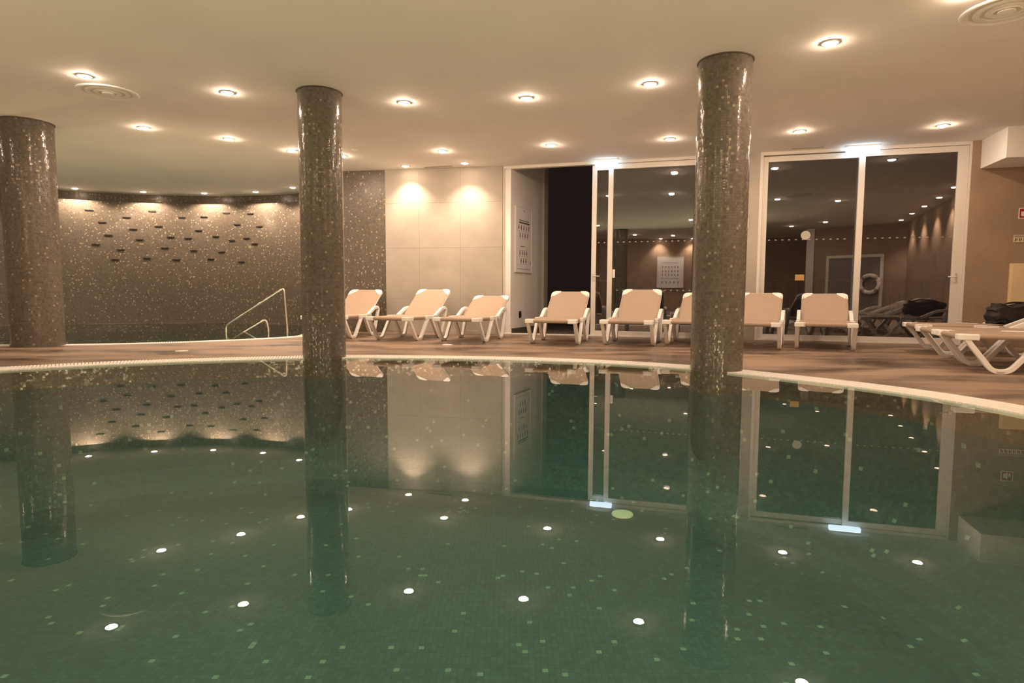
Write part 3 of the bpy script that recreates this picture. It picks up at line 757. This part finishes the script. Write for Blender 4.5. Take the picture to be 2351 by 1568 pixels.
tag(obj('rear_pillar', boxm(3.0, 3.24, -3.30, -3.06, 0, H), m_outer), 'pale corner pillar behind the viewpoint, mirrored in the glass', 'pillar', kind='structure')

# ------------------------------------------------------------ sun loungers
LW = 0.335          # half width at the leg centres
def sling_mesh(w_, l_, top_cut=0.0, thick=0.006, sag=0.012, nx=12, ny=14):
    """cloth from y=0..l_, slightly sagging; side rolls along both edges"""
    bm = bmesh.new(); g = []
    for j in range(ny+1):
        y = l_*j/ny; hw = w_/2
        if top_cut and y > l_-top_cut: hw = w_/2-(y-(l_-top_cut))
        row = []
        for i in range(nx+1):
            u = -1+2*i/nx; z = -sag*(1-u*u)*math.sin(PI*min(1, max(0, y/l_)))**0.5 if 0 < y < l_ else 0
            row.append(bm.verts.new((u*hw, y, z)))
        g.append(row)
    for j in range(ny):
        for i in range(nx): bm.faces.new([g[j][i], g[j][i+1], g[j+1][i+1], g[j+1][i]])
    r = bmesh.ops.extrude_face_region(bm, geom=list(bm.faces))
    for v in [x for x in r['geom'] if isinstance(x, bmesh.types.BMVert)]: v.co.z -= thick
    bmesh.ops.recalc_face_normals(bm, faces=bm.faces)
    for s in (-1, 1): tube([(s*(w_/2-0.004), 0.01, -0.019), (s*(w_/2-0.004), l_-max(top_cut, 0.005), -0.019)], 0.024, 12, bm)
    return bm
SH = 0.36           # seat top
PIV = 1.0; BL = 0.68
def make_lounger():
    root = thing('sun_lounger', 'x', 'sun lounger')
    W_ = 0.60
    bm = sling_mesh(W_, PIV)
    tube([(-W_/2+0.05, 0.0, -0.022), (W_/2-0.05, 0.0, -0.022)], 0.027, 14, bm)
    for v in bm.verts: v.co.z += SH
    obj('seat_sling', bm, m_sling, root, smooth=True)
    # foot-end corner brackets
    for s in (-1, 1):
        bm = bmesh.new()
        poly = [(0.362, -0.042), (0.255, -0.042), (0.225, 0.0), (0.235, 0.05), (0.305, 0.06), (0.312, 0.13), (0.362, 0.13), (0.368, 0.0)]
        prism([(s*x, y) for x, y in poly][::s], SH-0.052, SH+0.006, bm=bm)
        obj('corner_bracket', bm, m_white, root, bevel=0.010)
    fr = bmesh.new()
    for s in (-1, 1):
        tube([(s*0.298, 0.05, SH-0.019), (s*0.298, PIV+0.06, SH-0.019)], 0.017, 10, fr)
    tube([(-0.315, 0.62, SH-0.05), (0.315, 0.62, SH-0.05)], 0.014, 10, fr); tube([(-0.315, PIV+0.05, SH-0.045), (0.315, PIV+0.05, SH-0.045)], 0.016, 10, fr)
    obj('frame', fr, m_white, root, smooth=True)
    for s in (-1, 1):
        x0, x1 = sorted((s*(LW-0.024), s*(LW+0.024)))
        p = fillet([(0.02, SH-0.03), (0.245, 0.022), (0.375, 0.022), (0.62, SH-0.03)], 0.07, 6)
        b = ribbon(p, 0.046, x0, x1)
        box(b, x0, x1, 0.265, 0.345, 0.0, 0.03)
        box(b, x0-0.003, x1+0.003, 0.56, 0.70, SH-0.045, SH+0.008)
        obj('leg', b, m_white, root, bevel=0.006)
        p = fillet([(0.73, SH-0.03), (0.965, 0.022), (1.075, 0.022), (1.27, 0.44), (1.23, 0.478), (1.10, 0.462), (0.86, SH-0.01)], 0.05, 6)
        b = ribbon(p, 0.046, x0, x1)
        box(b, x0, x1, 0.98, 1.06, 0.0, 0.03)
        box(b, x0-0.003, x1+0.003, 0.68, 0.80, SH-0.045, SH+0.006)
        obj('leg', b, m_white, root, bevel=0.006)
    # backrest : an Empty-less part whose children are cloth corners
    bk = obj('backrest', sling_mesh(0.575, BL, 0.085, sag=0.008), m_sling, root, smooth=True)
    fb = bmesh.new()
    hw = 0.292
    tube(fillet([(-hw, -0.02, -0.018), (-hw, BL-0.0, -0.018), (hw, BL-0.0, -0.018), (hw, -0.02, -0.018)], 0.075, 8), 0.017, 10, fb)
    obj('back_frame', fb, m_white, bk, smooth=True)
    for s in (-1, 1):
        R_ = 0.075; cx, cy = hw+0.016-R_, BL+0.016-R_
        poly = [(cx-0.075, BL+0.016)]
        poly += [(cx+R_*math.sin(a), cy+R_*math.cos(a)) for a in [PI/2*k/8 for k in range(9)]]
        poly += [(hw+0.016, cy-0.085), (hw-0.018, cy-0.070), (cx-0.070, BL-0.016)]
        b = prism([(s*x, y) for x, y in poly], -0.040, 0.004)
        obj('back_corner', b, m_white, bk, bevel=0.006)
    bk.location = (0, PIV-0.01, SH)
    return root, bk
proto, pbk = make_lounger()
register(proto)
first = [True]
def find(parent, nm):
    return [c for c in kids[parent.name] if c.name.split('.')[0] == nm][0]
def place_lounger(x, y, ang, back_z, label, group='sun loungers beside the pool', blen=BL):
    """x,y = midpoint of the front feet, ang = heading of the head end from +Y towards +X"""
    if first[0]: o = proto; first[0] = False
    else: o = copy_tree(proto)
    d = Vector((math.sin(ang), math.cos(ang)))
    b = Vector((x, y))-d*0.305
    o.location = (b.x, b.y, 0); o.rotation_euler.z = -ang
    bk = find(o, 'backrest'); bk.rotation_euler.x = math.asin(max(0, min(0.95, (back_z-SH)/blen)))
    tag(o, label, 'sun lounger', group)
    return o
def solve_angle(m_, px, lat=0.0, dist=1.2):
    best = None
    for k in range(-200, 500):
        a = k*0.002; q = Vector((m_.x, m_.y))+Vector((math.sin(a), math.cos(a)))*dist+Vector((math.cos(a), -math.sin(a)))*lat
        pxx = 1175.5+F_PX*q.x/q.y/cp*0.9985
        if best is None or abs(pxx-px) < best[0]: best = (abs(pxx-px), a)
    return best[1]
def g(px, py): p = at_z(px, py, 0); return Vector((p.x, p.y))
T = Vector
specs = []
def both(l, r, bpx, bz, lab): mpt = (g(*l)+g(*r))/2; specs.append((mpt, solve_angle(mpt, bpx), bz, lab))
mR = g(807, 777.5); mm = mR - Vector((0.95, -0.31))*LW; specs.append((mm, solve_angle(mm, 840), 0.765, 'sun lounger partly hidden behind the right side of the middle column'))
both((869, 779.5), (962.5, 781.5), 996, 0.775, 'sun lounger in front of the beige tiled wall, back raised high')
both((1017, 782.5), (1115.6, 785), 1126, 0.675, 'sun lounger with the lowest backrest of the row, left of the open door')
both((1222, 788.5), (1327, 790.5), 1309, 0.75, 'beige sun lounger standing alone in front of the open doorway')
both((1390, 791.5), (1500, 793), 1474, 0.785, 'sun lounger with the highest backrest, before the fixed glass leaf')
mL = g(1533, 792.5); mm = mL+Vector((0.99, -0.10))*LW; specs.append((mm, solve_angle(mm, 1569, -0.30), 0.735, 'sun lounger mostly hidden behind the left edge of the right-hand column'))
mR = g(1785, 800.5); mm = mR-Vector((0.995, -0.05))*LW; specs.append((mm, solve_angle(mm, 1795, 0.30), 0.74, 'sun lounger emerging from the right edge of the right-hand column'))
both((1829, 801), (1957, 803.5), 1892, 0.735, 'frontmost facing sun lounger before the closed glass doors, right end of the row')
for mpt, a, bz, lab in specs: place_lounger(mpt.x, mpt.y, a, bz, lab)
# the trio pointing to the right wall
ax = math.atan2(0.94, -0.34)                # heading (sin, cos)
U = Vector((0.94, -0.34)).normalized(); V = Vector((-U.y, U.x))
for (cx, cy), bz, lab in [((4.24, 5.80), 0.60, 'sun lounger lying sideways, nearest of the three at the right edge'),
                          ((4.51, 6.54), 0.66, 'middle of the three sideways sun loungers at the right edge'),
                          ((5.02, 7.60), 0.40, 'farthest of the three sideways sun loungers, carrying the black bag')]:
    fm = Vector((cx, cy))+V*0.35+U*0.305
    place_lounger(fm.x, fm.y, ax, bz, lab, 'sun loungers turned sideways on the right')
# black bag on the farthest lounger
bc = Vector((5.02, 7.60))+V*0.30+U*1.05
bg = thing('black_bag', 'crumpled black bag lying on the farthest sideways lounger', 'bag', (bc.x, bc.y, SH+0.012), -0.1)
bm = bmesh.new(); bmesh.ops.create_icosphere(bm, subdivisions=4, radius=1)
for v in bm.verts:
    c = v.co; p = Vector((abs(c.x)**0.6*math.copysign(1, c.x), abs(c.y)**0.7*math.copysign(1, c.y), abs(c.z)**0.6*math.copysign(1, c.z)))
    wob = 1+0.06*math.sin(7*c.x+3*c.z)*math.cos(9*c.y)+0.05*math.sin(13*c.z+5*c.x)
    v.co = Vector((p.x*0.30*wob, p.y*0.16*wob, max(-0.12, p.z*0.13*wob+0.02*math.sin(9*c.x)))) + Vector((0, 0, 0.12))
obj('bag_body', bm, m_black, bg, smooth=True)
obj('strap', tube(fillet([(-0.22, -0.02, 0.22), (-0.08, -0.03, 0.27), (0.10, -0.02, 0.268), (0.24, 0.0, 0.22)], 0.06, 5), 0.011, 8), m_black, bg, smooth=True)
